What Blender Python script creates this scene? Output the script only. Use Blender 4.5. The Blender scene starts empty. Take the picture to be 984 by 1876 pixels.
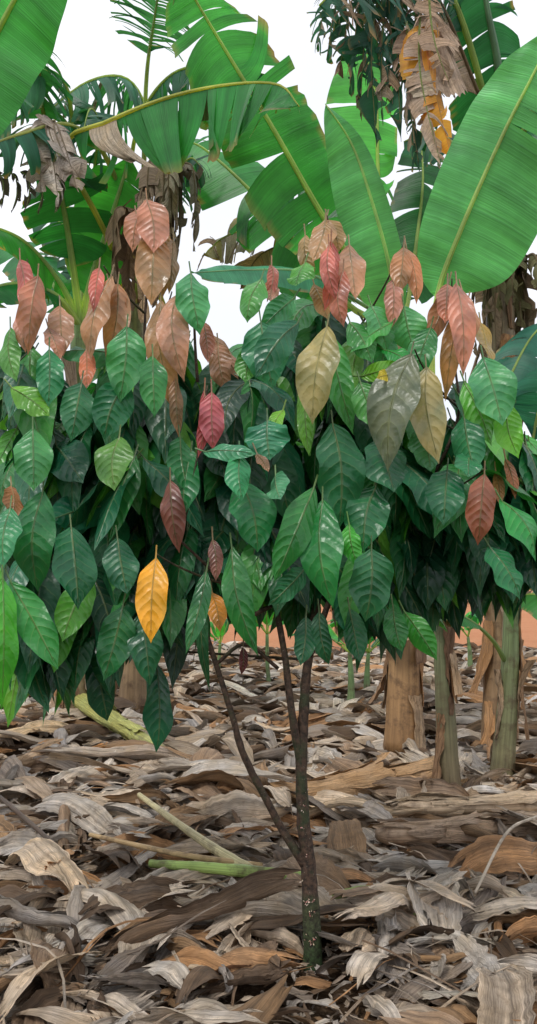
import bpy, math, random
import numpy as np
from mathutils import Vector
random.seed(7); rng=np.random.default_rng(7)
R=random.uniform
scene=bpy.context.scene
F=1625.0; CH=1.4; HZ=1060.0; CX=492.0
def P(u,v,d): # bearing u / elevation v surveyed at distance d (m) -> world
    return np.array([(u-CX)/F*d, d, CH-(v-HZ)/F*d])
def nrm(a):
    a=np.asarray(a,float); n=np.linalg.norm(a,axis=-1,keepdims=True); return a/np.maximum(n,1e-9)
Z=np.array([0,0,1.0])
# ---------------------------------------------------------------- mesh accumulator
class Acc:
    def __init__(s): s.v=[];s.f=[];s.c=[];s.uv=[];s.m=[];s.n=0
    def grid(s,Pm,UV,C,mat=0):
        a,b=Pm.shape[:2]
        s.v.append(Pm.reshape(-1,3)); s.uv.append(UV.reshape(-1,2))
        C=np.broadcast_to(np.asarray(C,float),(a,b,3)).reshape(-1,3); s.c.append(C)
        i=np.arange(a*b).reshape(a,b)+s.n
        q=np.stack([i[:-1,:-1],i[1:,:-1],i[1:,1:],i[:-1,1:]],-1).reshape(-1,4)
        s.f.append(q); s.m.append(np.full(len(q),mat)); s.n+=a*b
    def tube(s,pts,rad,C,mat=0,k=8,cap=True,wob=0.0):
        pts=np.asarray(pts,float); n=len(pts); rad=np.broadcast_to(rad,(n,)).astype(float)
        T=nrm(np.gradient(pts,axis=0)); up=np.array([0.13,0.97,0.2])
        A=nrm(np.cross(T,up)); B=np.cross(T,A)
        th=np.linspace(0,2*np.pi,k+1)
        rr=rad[:,None]*(1+wob*rng.normal(size=(n,k+1)))
        rr[:,-1]=rr[:,0]
        Pm=pts[:,None]+A[:,None]*(np.cos(th)[None,:,None]*rr[...,None])+B[:,None]*(np.sin(th)[None,:,None]*rr[...,None])
        L=np.concatenate([[0],np.cumsum(np.linalg.norm(np.diff(pts,axis=0),axis=1))])
        if cap:
            Pm=np.concatenate([pts[:1,None]+0*Pm[:1],Pm,pts[-1:,None]+0*Pm[-1:]],0); L=np.concatenate([L[:1],L,L[-1:]])
            C=np.asarray(C,float)
            if C.ndim==2: C=np.concatenate([C[:1],C,C[-1:]],0)
        C=np.asarray(C,float)
        if C.ndim==2: C=C[:,None,:]
        UV=np.stack(np.broadcast_arrays(th[None]/6.283,L[:,None]),-1)
        s.grid(Pm,UV,C,mat)
    def build(s,name,mats,parent=None):
        v=np.concatenate(s.v);f=np.concatenate(s.f);c=np.concatenate(s.c);uv=np.concatenate(s.uv);m=np.concatenate(s.m)
        me=bpy.data.meshes.new(name); me.vertices.add(len(v)); me.vertices.foreach_set("co",v.astype(np.float32).ravel())
        me.loops.add(f.size); me.loops.foreach_set("vertex_index",f.astype(np.int32).ravel())
        me.polygons.add(len(f)); me.polygons.foreach_set("loop_start",np.arange(0,f.size,4,dtype=np.int32))
        me.polygons.foreach_set("material_index",m.astype(np.int32))
        me.polygons.foreach_set("use_smooth",np.ones(len(f),dtype=bool))
        me.update(calc_edges=True)
        u=me.uv_layers.new(name="UVMap"); u.data.foreach_set("uv",uv[f.ravel()].astype(np.float32).ravel())
        ca=me.color_attributes.new(name="Col",type='FLOAT_COLOR',domain='POINT')
        ca.data.foreach_set("color",np.concatenate([np.clip(c,0,1),np.ones((len(c),1))],1).astype(np.float32).ravel())
        for mt in mats: me.materials.append(mt)
        ob=bpy.data.objects.new(name,me); scene.collection.objects.link(ob)
        if parent: ob.parent=parent
        return ob
def empty(name):
    e=bpy.data.objects.new(name,None); e.empty_display_size=0.2; scene.collection.objects.link(e); return e
def spline(ctrl,n):
    c=np.asarray(ctrl,float)
    if len(c)==2: c=np.array([c[0],(c[0]+c[1])/2,c[1]])
    c=np.concatenate([[2*c[0]-c[1]],c,[2*c[-1]-c[-2]]]); m=len(c)-3
    out=[]
    for x in np.linspace(0,m-1e-6,n):
        i=int(x);t=x-i;p0,p1,p2,p3=c[i:i+4]
        out.append(0.5*((2*p1)+(p2-p0)*t+(2*p0-5*p1+4*p2-p3)*t*t+(3*p1-p0-3*p2+p3)*t**3))
    return np.array(out)
# ---------------------------------------------------------------- materials
def newmat(name):
    m=bpy.data.materials.new(name); m.use_nodes=True; nt=m.node_tree; nt.nodes.clear(); return m,nt
class NT:
    def __init__(s,nt): s.nt=nt
    def n(s,t,**k):
        x=s.nt.nodes.new(t)
        for a,b in k.items(): setattr(x,a,b)
        return x
    def put(s,sock,v):
        if hasattr(v,'links') or hasattr(v,'is_linked'): s.nt.links.new(v,sock)
        else: sock.default_value=v
    def math(s,op,a,b=0.0,c=None):
        x=s.n('ShaderNodeMath',operation=op); s.put(x.inputs[0],a); s.put(x.inputs[1],b)
        if c is not None: s.put(x.inputs[2],c)
        return x.outputs[0]
    def mix(s,f,a,b,bt='MIX'):
        x=s.n('ShaderNodeMix',data_type='RGBA',blend_type=bt); s.put(x.inputs[0],f); s.put(x.inputs[6],a); s.put(x.inputs[7],b); return x.outputs[2]
    def rng(s,v,a,b,c,d):
        x=s.n('ShaderNodeMapRange'); s.put(x.inputs[0],v)
        for i,q in enumerate((a,b,c,d)): x.inputs[i+1].default_value=q
        return x.outputs[0]
    def noise(s,vec,scale,detail=4,rough=.55):
        x=s.n('ShaderNodeTexNoise'); s.put(x.inputs['Vector'],vec); x.inputs['Scale'].default_value=scale; x.inputs['Detail'].default_value=detail; x.inputs['Roughness'].default_value=rough; return x.outputs['Fac']
    def comb(s,x,y,z=0.0):
        c=s.n('ShaderNodeCombineXYZ'); s.put(c.inputs[0],x); s.put(c.inputs[1],y); s.put(c.inputs[2],z); return c.outputs[0]
    def finish(s,col,rough,h,bs,bd,trans=0.0,spec=.5,tcol=None):
        b=s.n('ShaderNodeBump'); b.inputs['Strength'].default_value=bs; b.inputs['Distance'].default_value=bd; s.put(b.inputs['Height'],h)
        p=s.n('ShaderNodeBsdfPrincipled'); s.put(p.inputs['Base Color'],col); s.put(p.inputs['Roughness'],rough); p.inputs['Specular IOR Level'].default_value=spec
        s.put(p.inputs['Normal'],b.outputs[0]); o=s.n('ShaderNodeOutputMaterial')
        if trans>0:
            t=s.n('ShaderNodeBsdfTranslucent'); s.put(t.inputs[0],tcol if tcol is not None else col); s.put(t.inputs['Normal'],b.outputs[0])
            m=s.n('ShaderNodeMixShader'); m.inputs[0].default_value=trans
            s.nt.links.new(p.outputs[0],m.inputs[1]); s.nt.links.new(t.outputs[0],m.inputs[2]); s.nt.links.new(m.outputs[0],o.inputs[0])
        else: s.nt.links.new(p.outputs[0],o.inputs[0])
def uvcol(g):
    u=g.n('ShaderNodeUVMap',uv_map='UVMap'); sp=g.n('ShaderNodeSeparateXYZ'); g.nt.links.new(u.outputs[0],sp.inputs[0])
    a=g.n('ShaderNodeAttribute',attribute_name='Col'); return u.outputs[0],sp.outputs[0],sp.outputs[1],a.outputs['Color']
def mat_cocoa():
    m,nt=newmat('cocoa_leaf'); g=NT(nt); uv,u,v,col=uvcol(g)
    geo=g.n('ShaderNodeNewGeometry'); 
    nz=g.noise(geo.outputs['Position'],60,4); n2=g.noise(geo.outputs['Position'],11,3); n4=g.noise(geo.outputs['Position'],26,2)
    a=g.math('ABSOLUTE',u)
    cv=g.math('MULTIPLY',g.math('POWER',a,1.5),.17)
    sv=g.math('MULTIPLY',g.math('SUBTRACT',v,cv),9.0)
    sv=g.math('ADD',sv,g.math('MULTIPLY',n4,.5))
    f=g.math('FRACT',g.math('ADD',sv,10.0))
    d=g.math('ABSOLUTE',g.math('SUBTRACT',g.math('MULTIPLY',f,2.0),1.0))
    vein=g.math('MULTIPLY',g.rng(d,.84,1,0,1),g.rng(a,.5,.95,1,.15)); mid=g.rng(a,.025,.08,1,0)
    vm=g.math('MAXIMUM',g.math('MULTIPLY',vein,.6),mid)
    c=g.mix(g.math('MULTIPLY',vm,.30),col,g.mix(.6,col,(.50,.62,.25,1)))
    c=g.mix(1.0,c,g.comb(g.rng(n2,.3,.7,.65,1.4),g.rng(n2,.3,.7,.75,1.25),g.rng(n2,.3,.7,.85,1.2)),'MULTIPLY')
    c=g.mix(g.rng(nz,.68,.78,0,.25),c,(.25,.17,.07,1))
    quilt=g.math('SINE',g.math('MULTIPLY',f,3.14159))
    h=g.math('ADD',g.math('MULTIPLY',quilt,g.rng(a,0,1,.8,.3)),g.math('MULTIPLY',nz,.35))
    h=g.math('ADD',h,g.math('MULTIPLY',n4,1.4))
    h=g.math('SUBTRACT',h,g.math('MULTIPLY',mid,.6))
    tc=g.mix(1.0,c,(1.5,1.7,.8,1),'MULTIPLY')
    g.finish(c,g.rng(n2,.3,.7,.26,.44),h,.55,.006,.22,.55,tc); return m
def mat_banana():
    m,nt=newmat('banana_leaf'); g=NT(nt); uv,u,v,col=uvcol(g)
    s1=g.noise(g.comb(g.math('MULTIPLY',u,95.0),g.math('MULTIPLY',v,.8)),1.0,3)
    s2=g.noise(g.comb(g.math('MULTIPLY',u,9.0),g.math('MULTIPLY',v,1.2)),1.0,3)
    geo=g.n('ShaderNodeNewGeometry'); n3=g.noise(geo.outputs['Position'],3.0,3)
    k=g.math('MULTIPLY',g.rng(s1,.3,.7,.80,1.2),g.math('MULTIPLY',g.rng(s2,.3,.7,.72,1.28),g.rng(n3,.3,.7,.72,1.28)))
    c=g.mix(1.0,col,g.comb(k,k,k),'MULTIPLY')
    tc=g.mix(1.0,c,(2.0,1.7,.6,1),'MULTIPLY')
    g.finish(c,.38,g.math('ADD',s1,g.math('MULTIPLY',s2,2.5)),.45,.008,.40,.5,tc); return m
def mat_dry():
    m,nt=newmat('dry_leaf'); g=NT(nt); uv,u,v,col=uvcol(g)
    s1=g.noise(g.comb(g.math('MULTIPLY',u,200.0),g.math('MULTIPLY',v,4.0)),1.0,4,.7)
    s2=g.noise(g.comb(g.math('MULTIPLY',u,55.0),g.math('MULTIPLY',v,2.5)),1.0,4)
    geo=g.n('ShaderNodeNewGeometry'); n3=g.noise(geo.outputs['Position'],34.0,5,.7); n5=g.noise(geo.outputs['Position'],7.0,3,.6)
    k=g.math('MULTIPLY',g.rng(s1,.32,.68,.62,1.36),g.rng(s2,.3,.7,.68,1.34))
    c=g.mix(1.0,col,g.comb(k,g.math('MULTIPLY',k,g.rng(n5,.3,.7,.94,1.05)),g.math('MULTIPLY',k,g.rng(n5,.3,.7,.84,1.15))),'MULTIPLY')
    c=g.mix(g.rng(n3,.54,.74,0,.6),c,(.12,.07,.04,1))
    g.finish(c,.65,g.math('ADD',g.math('MULTIPLY',s1,1.5),g.math('ADD',g.math('MULTIPLY',s2,2.2),n3)),1.0,.007,.08,.35); return m
def mat_stem():
    m,nt=newmat('banana_stem'); g=NT(nt); uv,u,v,col=uvcol(g)
    s1=g.noise(g.comb(g.math('MULTIPLY',u,26.0),g.math('MULTIPLY',v,1.6)),1.0,5,.6)
    geo=g.n('ShaderNodeNewGeometry'); n3=g.noise(geo.outputs['Position'],9.0,5,.65)
    k=g.rng(s1,.3,.7,.6,1.35)
    c=g.mix(1.0,col,g.comb(k,k,k),'MULTIPLY')
    c=g.mix(g.rng(n3,.50,.68,0,.75),c,(.09,.05,.03,1))
    g.finish(c,.45,g.math('ADD',s1,n3),.6,.012,0,.4); return m
def mat_bark():
    m,nt=newmat('cocoa_bark'); g=NT(nt); uv,u,v,col=uvcol(g)
    geo=g.n('ShaderNodeNewGeometry'); p=geo.outputs['Position']
    n1=g.noise(p,60,5,.7); n2=g.noise(p,14,4); n3=g.noise(p,130,2)
    c=g.mix(g.rng(n1,.35,.65,0,1),(.018,.013,.009,1),col)
    c=g.mix(g.rng(n2,.52,.66,0,.65),c,(.03,.055,.02,1))
    c=g.mix(g.rng(n3,.68,.73,0,.5),c,(.3,.28,.22,1))
    g.finish(c,.7,g.math('ADD',n1,n2),.8,.008,0,.35); return m
def mat_ground():
    m,nt=newmat('soil'); g=NT(nt); geo=g.n('ShaderNodeNewGeometry'); p=geo.outputs['Position']
    sp=g.n('ShaderNodeSeparateXYZ'); nt.links.new(p,sp.inputs[0])
    n1=g.noise(p,.5,5); n2=g.noise(p,12,6,.7); n3=g.noise(p,90,4,.7)
    dark=g.mix(n2,(.03,.018,.011,1),(.14,.085,.048,1)); dark=g.mix(g.rng(n3,.5,.7,0,.6),dark,(.28,.2,.13,1))
    org=g.mix(n1,(.52,.20,.09,1),(.66,.34,.19,1)); org=g.mix(g.rng(n2,.5,.7,0,.4),org,(.32,.13,.06,1))
    e=g.math('ADD',sp.outputs[1],g.math('MULTIPLY',n1,4.0))
    c=g.mix(g.rng(e,17.5,20.5,0,1),dark,org)
    g.finish(c,.95,g.math('ADD',n2,n3),.9,.03,0,.1); return m
M_COC=mat_cocoa(); M_BAN=mat_banana(); M_DRY=mat_dry(); M_STEM=mat_stem(); M_BARK=mat_bark(); M_GR=mat_ground()
BM=[M_BAN,M_DRY,M_STEM]
# ---------------------------------------------------------------- ground
def gz(x,y):
    f=np.exp(-np.maximum(0,np.hypot(x,y-6)-14)/8.0)
    return f*(0.035*np.sin(1.7*x+.6*y)+0.03*np.sin(2.3*y-1.1*x+1)+0.015*np.sin(5.1*x+3.3*y)) - 0.02
def ax(lo,hi,far,n):
    mid=np.linspace(lo,hi,n); g=np.geomspace(1,far,22)
    return np.concatenate([lo-g[::-1],mid,hi+g])
xs=ax(-10,10,400,110); ys=ax(-4,18,600,120)
X,Y=np.meshgrid(xs,ys,indexing='ij')
a=Acc(); a.grid(np.stack([X,Y,gz(X,Y)],-1),np.stack([X,Y],-1),(.2,.1,.05)); a.build('ground',[M_GR])
# ---------------------------------------------------------------- leaf litter
LC=np.array([(.52,.41,.30),(.66,.55,.43),(.46,.34,.235),(.30,.18,.09),(.48,.26,.12),(.46,.40,.335),(.14,.09,.055),(.60,.46,.32),(.28,.22,.17),(.62,.54,.45),(.44,.38,.325),(.52,.41,.30),(.20,.13,.08),(.36,.24,.15),(.55,.47,.38)])
def litter_piece(acc,x,y,L,W,nu=10,nv=6,z0=None,col=None,head=None,curl=None,tilt=None,arch=None,sink=None,pf=.45):
    t=np.linspace(0,1,nu); s=np.linspace(-1,1,nv)
    h=R(0,2*math.pi) if head is None else head
    flat=R(0,1)<pf
    bend=R(-.7,.7) if flat else R(-1.1,1.1); ang=h+bend*(t-.5)
    pitch=(random.gauss(0,.13) if tilt is None else tilt)+ (R(-1.1,.5) if arch is None else arch)*(t-.5)+.18*np.sin(t*R(4,11)+R(0,6))
    dd=np.stack([np.cos(ang)*np.cos(pitch),np.sin(ang)*np.cos(pitch),np.sin(pitch)],-1)*L/(nu-1)
    p=np.cumsum(dd,0); p-=p.mean(0)
    T=nrm(dd); S=nrm(np.cross(T,Z)); N=np.cross(S,T)
    tw=random.gauss(0,.35)+random.gauss(0,.5 if flat else 1.1)*(t-.5)
    S2=S*np.cos(tw)[:,None]+N*np.sin(tw)[:,None]; N2=-S*np.sin(tw)[:,None]+N*np.cos(tw)[:,None]
    K=(random.choice([1,-1])*abs(random.gauss(.4 if flat else 1.4,.4 if flat else 1.2)) if curl is None else curl)
    K=K*(1+.5*np.sin(t*R(2,6)+R(0,6)))+1e-3
    K=np.where(np.abs(K)<.05,.05,K)
    th=s[None,:]*K[:,None]
    w=W/2*(0.4+0.6*np.sin(np.pi*np.clip(t*.9+.08,0,1))**.5)*(1+.05*rng.normal(size=nu))
    lx=np.sin(th)/K[:,None]*w[:,None]; lz=(1-np.cos(th))/K[:,None]*w[:,None]
    Q=p[:,None]+S2[:,None]*lx[...,None]+N2[:,None]*lz[...,None]
    cr=np.zeros((nu,nv))
    for q in range(3):
        ka=R(-1,1)*L/W*1.6; kb=R(.4,1.6)
        cr=cr+np.abs(np.sin(t[:,None]*ka+s[None]*kb*1.6+R(0,6)))*R(.5,1)
    Q=Q+N2[:,None]*(cr*W*(.13 if flat else .07))[...,None]
    Q=Q+rng.normal(size=Q.shape)*W*.010
    rag=rng.normal(size=nv)*W*.22; Q=Q+T[:,None]*(rag[None,:,None]*np.clip((t-.8)/.2,0,1)[:,None,None])-T[:,None]*(rng.normal(size=nv)[None,:,None]*W*.2*np.clip((.2-t)/.2,0,1)[:,None,None])
    g=gz(np.array(x),np.array(y))
    zz=R(0.0,.08) if z0 is None else z0
    mn=Q[...,2].min()
    Q=Q+np.array([x,y,g+zz-mn*(R(.5,.95) if sink is None else sink)])
    c=(LC[rng.integers(len(LC))] if col is None else np.array(col)*1.0)*R(.74,1.18)
    C=np.ones((nu,nv,1))*c*(1+.08*rng.normal(size=(nu,1,1)))*(1+.15*rng.normal(size=(1,nv,1)))
    UV=np.stack(np.broadcast_arrays(s[None]*W/2+R(0,40),t[:,None]*L+R(0,40)),-1)
    acc.grid(Q,UV,C)
a=Acc()
TX=.155
def nearbase(x,y): return abs(x-TX)<.15 and 2.3<y<3.25
def scatter(n,x0,x1,y0,y1,l0,l1,w0,w1,nu,nv,excl=None,zm=None,pf=.45):
    for i in range(n):
        x=R(x0,x1);y=R(y0,y1)
        if excl and excl(x,y): continue
        L=R(l0,l1); litter_piece(a,x,y,L,min(L*.6,R(w0,w1)),nu,nv,z0=None if zm is None else R(0,zm),pf=pf)
scatter(2000,-2.4,2.4,2.0,6.5,.10,.36,.03,.13,12,9,nearbase)
scatter(520,-2.4,2.4,3.2,6.5,.30,.8,.10,.24,22,13,nearbase,pf=.7)
scatter(200,-2.4,2.4,2.2,3.3,.22,.42,.08,.18,22,13,nearbase,pf=.7)
scatter(800,-2.4,2.4,2.0,6,.15,.7,.006,.016,8,4,nearbase)
scatter(5000,-2,2,2.0,4.8,.02,.12,.012,.05,5,4,zm=.05)
scatter(4200,-5,5,6.3,16.5,.15,.75,.06,.24,9,6)
scatter(1300,-7,7,-2,7,.2,.6,.08,.2,7,5,lambda x,y:abs(x)<2.4 and y>2)
def dgrd(v): return CH*F/(v-HZ)
for u,v,L,W,hd,K,c in [(150,1440,1.35,.24,-4,1.0,(.50,.41,.32)),(60,1500,.5,.18,40,1.3,(.5,.4,.3)),(505,1660,.36,.10,-65,1.2,(.66,.57,.47)),
  (440,1710,.26,.14,10,.8,(.56,.48,.38)),(700,1650,.24,.15,60,.6,(.55,.46,.35)),(640,1600,.34,.12,-20,1.5,(.62,.5,.37)),(200,1710,.42,.12,15,1.5,(.5,.45,.38)),
  (110,1660,.3,.10,5,1.3,(.58,.46,.33)),(760,1700,.36,.08,-8,1.5,(.5,.43,.35)),(230,1510,.4,.12,-70,1.2,(.56,.42,.30)),(330,1500,.45,.11,-30,1.5,(.56,.48,.39)),
  (430,1850,.2,.08,20,1.0,(.48,.25,.13)),(940,1690,.5,.13,-65,1.4,(.62,.5,.36)),(860,1790,.4,.10,0,1.4,(.5,.44,.36)),(700,1790,.3,.09,-45,1.1,(.44,.37,.31)),
  (80,1840,.36,.11,30,1.5,(.5,.44,.36)),(870,1310,.9,.28,-50,1.2,(.55,.28,.11)),(60,1380,.6,.2,20,1.2,(.58,.42,.25)),(270,1660,.22,.07,0,1.0,(.40,.22,.12)),
  (700,1550,.36,.11,-75,1.0,(.68,.62,.53)),(340,1440,.5,.13,5,1.5,(.56,.46,.35)),(960,1600,.4,.10,-60,1.4,(.52,.44,.35)),(600,1500,.4,.13,30,1.2,(.52,.38,.26)),
  (200,1400,.5,.15,30,1.2,(.66,.33,.12)),(850,1880,.3,.09,-20,1.3,(.55,.48,.38)),(300,1800,.3,.08,-10,1.2,(.5,.40,.30)),(160,1760,.28,.09,45,1.5,(.52,.47,.39)),
  (620,1515,.7,.12,8,1.0,(.55,.42,.28)),(880,1560,.6,.12,-5,1.0,(.5,.42,.33)),(900,1500,.5,.14,15,1.2,(.56,.44,.32)),(760,1590,.4,.10,25,1.2,(.5,.42,.34))]:
    d=dgrd(v); litter_piece(a,(u-CX)/F*d,d,L,W,28,16,z0=.06,col=c,head=math.radians(hd),curl=K*random.choice([1,-1]),tilt=R(-.05,.12),arch=R(-.7,-.2),sink=.7)
a.build('leaf_litter',[M_DRY])
# ---------------------------------------------------------------- fallen stems and stalks
def fallen(name,p0,p1,r0,r1,c,sag=.03,k=16,npeel=14):
    a=Acc(); n=30; pts=spline([p0,(p0+p1)/2+np.array([0,0.05,-sag]),p1],n)
    tq=np.linspace(0,1,n)
    rad=np.linspace(r0,r1,n)*(1+.07*np.sin(np.linspace(0,17,n)))*np.clip(np.minimum(tq,1-tq)*14+.55,0,1)
    C=np.array(c)*(1+.18*rng.normal(size=(n,1)))
    v0=len(a.v); a.tube(pts,rad,C,2,k=k,wob=.05)
    cz=np.concatenate([pts[:1,2],pts[:,2],pts[-1:,2]])
    q=a.v[v0].reshape(n+2,-1,3); q[...,2]=cz[:,None]+(q[...,2]-cz[:,None])*.78; a.v[v0]=q.reshape(-1,3)
    ax_=nrm(p1-p0); S=nrm(np.cross(ax_,Z)); U=np.cross(S,ax_)
    for j in range(npeel):
        m=random.randint(8,18); i0=random.randint(0,n-m); seg=pts[i0:i0+m]+ax_*R(-.1,.1); rr=np.maximum(rad[i0:i0+m],r0*.7)*R(1.0,1.15); th0=R(0,3.14) if R(0,1)<.7 else R(3.2,6.28); th=th0+np.linspace(-.7,.7,8)*R(.5,1.2)
        fl=(np.linspace(0,1,m)**2)*R(0,1.0)
        if R(0,1)<.5: fl=fl[::-1]
        rag=np.zeros((m,8)); rag[-1]=rng.normal(size=8)*.03; rag[0]=rng.normal(size=8)*.03
        Pm=seg[:,None]+(S*np.cos(th)[:,None]+U*.85*np.sin(th)[:,None])[None]*(rr*(1+fl))[:,None,None]+rng.normal(size=(m,8,3))*.004+ax_*rag[...,None]
        a.grid(Pm,np.stack(np.broadcast_arrays(np.linspace(0,.3,8)[None],np.linspace(0,1,m)[:,None]),-1),np.array(c)*R(.75,1.45),1)
    return a.build(name,BM)
def lie(u,v,r,h=0.0):
    d=dgrd(v); return np.array([(u-CX)/F*d,d,r+h])
fallen('fallen_banana_stem',lie(435,1500,.06,.05),lie(830,1460,.09,.07),.06,.11,(.46,.28,.14))
fallen('fallen_banana_stem',lie(690,1565,.05,.05),lie(1200,1555,.07,.05),.062,.08,(.46,.32,.21))
fallen('fallen_banana_stem',lie(730,1525,.05,.09),lie(1250,1510,.06,.09),.05,.06,(.52,.39,.26))
fallen('fallen_banana_stem',lie(110,1330,.07,.32),lie(300,1420,.05,.12),.085,.05,(.40,.40,.12),npeel=9)
fallen('fallen_banana_stem',lie(-120,1500,.06,.12),lie(95,1435,.07,.15),.05,.06,(.48,.32,.19))
def stalk(p,r0,r1,c,name='fallen_leaf_stalk'):
    a=Acc(); pts=spline(p,16); n=16; a.tube(pts,np.linspace(r0,r1,n),np.array(c)*(1+.1*rng.normal(size=(n,1))),2,k=9,wob=.04); a.build(name,BM)
stalk([lie(255,1530,.02,.2),lie(370,1615,.02,.17),lie(460,1655,.02,.12)],.014,.028,(.60,.52,.28))
stalk([lie(165,1590,.02,.14),lie(330,1635,.02,.15),lie(480,1650,.02,.13)],.011,.015,(.55,.38,.19))
stalk([lie(275,1640,.02,.12),lie(400,1655,.02,.13),lie(560,1665,.02,.11)],.018,.032,(.42,.58,.16))
stalk([lie(600,1700,.02,.10),lie(680,1705,.02,.14),lie(760,1735,.02,.09)],.016,.020,(.32,.42,.13))
stalk([lie(0,1520,.02,.16),lie(80,1590,.02,.14),lie(155,1650,.02,.08)],.014,.009,(.10,.07,.05))
stalk([lie(870,1700,.02,.12),lie(930,1620,.02,.22),lie(985,1560,.02,.16)],.006,.008,(.6,.5,.38))
stalk([lie(575,1610,.02,.05),lie(600,1640,.02,.13)],.010,.014,(.45,.42,.10))
# ---------------------------------------------------------------- banana builders
G1=(.045,.33,.05); G2=(.02,.20,.05); G3=(.07,.42,.07); GP=(.10,.42,.15); GD=(.010,.09,.045)
RIB=(.38,.52,.14)
def wprof(t): return (1-np.exp(-t*11))*np.clip(1-np.clip((t-.42)/.58,0,1)**2.3,0,1)**.8
def banana_leaf(acc,ctrl,N,wl,wr,col,tears=(2,2),ang=(.15,.15),dang=.12,bend=(.3,.3),G=(0,.5,-.85),t0=0.0,rib=RIB,rr=.022,dry=0,edge=.15,shrink=.12,trim=.12,nrow=46,ncol=7,back=0.25,mat=None,mixd=0.0):
    pts=spline(ctrl,nrow*2); L=np.linalg.norm(np.diff(pts,axis=0),axis=1).sum()
    tt=np.linspace(0,1,nrow*2); T=nrm(np.gradient(pts,axis=0)); N=nrm(N); G=nrm(np.array(G,float))
    S0=nrm(np.cross(T,N)); 
    def at(A,t): return np.stack([np.interp(t,tt,A[:,k]) for k in range(3)],-1)
    for si,(sg,W,nt_,a0,b0) in enumerate([(-1,wl,tears[0],ang[0],bend[0]),(1,wr,tears[1],ang[1],bend[1])]):
        if W<=0: continue
        br=np.sort(rng.uniform(t0+.03,.97,nt_)) if nt_>0 else np.array([])
        br=np.concatenate([[t0],br,[1.0]])
        for i in range(len(br)-1):
            ta,tb=br[i],br[i+1]
            if tb-ta<.004: continue
            dr=dry or (random.random()<mixd)
            mt=1 if dr else 0
            rows=max(2,int(nrow*(tb-ta))+1); tr=np.linspace(ta,tb,rows); tc=(ta+tb)/2
            s=np.linspace(0,1,ncol); da=random.gauss(0,dang); db=random.gauss(0,dang); tm=1-R(0,trim) if nt_>3 else 1
            w=W*wprof((tr-t0)/(1-t0))*tm*(1+.02*rng.normal(size=rows)*(nt_>3))
            shr=shrink*R(.4,1.6) if nt_>3 else 0
            lean=random.gauss(0,.03) if nt_>3 else 0
            Q=np.zeros((rows,ncol,3))
            for j,x in enumerate(s):
                tj=tc+(tr-tc)*(1-shr*x)+back*w/L*x*0.5*(1-(tr-t0)/(1-t0))+lean*x*x
                tj=np.clip(tj,0,1)
                base=at(pts,tj); S=nrm(at(S0,tj))*sg
                if j==0: off=np.zeros((rows,3))
                else:
                    A=a0+da+(b0+db)*x
                    D=S*np.cos(A)+G*np.sin(A)
                    off=off+nrm(D)*(w/(ncol-1))[:,None]
                rip=np.sin(tr*L*R(16,17)+si)*.008*x+np.sin(tr*L*5.3+si*2+i)*.022*x
                Q[:,j]=base+off+N*rip[:,None]
            cc=np.array(col) if (dry or not dr) else np.array(random.choice([(.42,.30,.19),(.30,.2,.12),(.5,.4,.28)]))
            C=np.ones((rows,ncol,1))*cc*R(.82,1.18)
            if edge>0 and not dr:
                e=np.clip((s-.88)/.12,0,1)[None,:,None]*(rng.random((rows,1,1))<edge*2)*R(.3,1)
                C=C*(1-e)+np.array((.38,.24,.10))*e
            UV=np.stack(np.broadcast_arrays(tr[:,None]*L+si*20,s[None]*W),-1)
            acc.grid(Q,UV,C,mt)
    if rr>0:
        n=30; tr=np.linspace(0,1,n); mp=at(pts,tr)
        acc.tube(mp,rr*(1-.82*tr),np.array(rib),0 if not dry else 1,k=7)
def pseudostem(acc,base,top,r0,r1,c0,c1,skirt=True,k=18,ns=34):
    n=26; pts=spline([base,(base+top)/2+np.array([R(-.03,.03),0,0]),top],n); t=np.linspace(0,1,n)
    rad=r0+(r1-r0)*t; rad=rad*(1+.25*np.exp(-t*14))
    C=np.array(c0)*(1-t[:,None])+np.array(c1)*t[:,None]; C=C*(1+.1*rng.normal(size=(n,1)))
    acc.tube(pts,rad,C,2,k=k,wob=.02)
    if skirt:
        H=top[2]-base[2]
        for j in range(ns):
            z0=R(0,.75)*H; ln=R(.35,.9); m=12; zz=z0+np.linspace(0,ln,m); th0=R(0,6.28); ww=np.linspace(-.5,.5,7)*R(.5,1.4)
            up=R(0,1)<.4
            fl=(np.linspace(0,1,m)**3 if up else np.linspace(1,0,m)**2.2)*R(0,.16)*min(1,r0/.12)
            r=np.interp(zz/H,t,rad)*(1.04+R(0,.06))+fl
            th=th0+ww[None]*(np.linspace(.55,1,m)[:,None]) + .15*np.sin(np.linspace(0,5,m)+R(0,6))[:,None]
            px=np.interp(zz/H,t,pts[:,0]); py=np.interp(zz/H,t,pts[:,1])
            rr=r[:,None]*(1+.06*np.sin(ww[None]*9+R(0,6)))
            Pm=np.stack([px[:,None]+np.cos(th)*rr,py[:,None]+np.sin(th)*rr,np.broadcast_to((base[2]+zz)[:,None],th.shape)],-1)
            acc.grid(Pm+rng.normal(size=Pm.shape)*.005,np.stack(np.broadcast_arrays(ww[None]*.15+R(0,9),zz[:,None]),-1),np.array([(.50,.27,.12),(.36,.21,.11),(.52,.36,.22),(.24,.14,.08),(.42,.32,.22)][random.randrange(5)])*R(.75,1.15),1)
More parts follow.
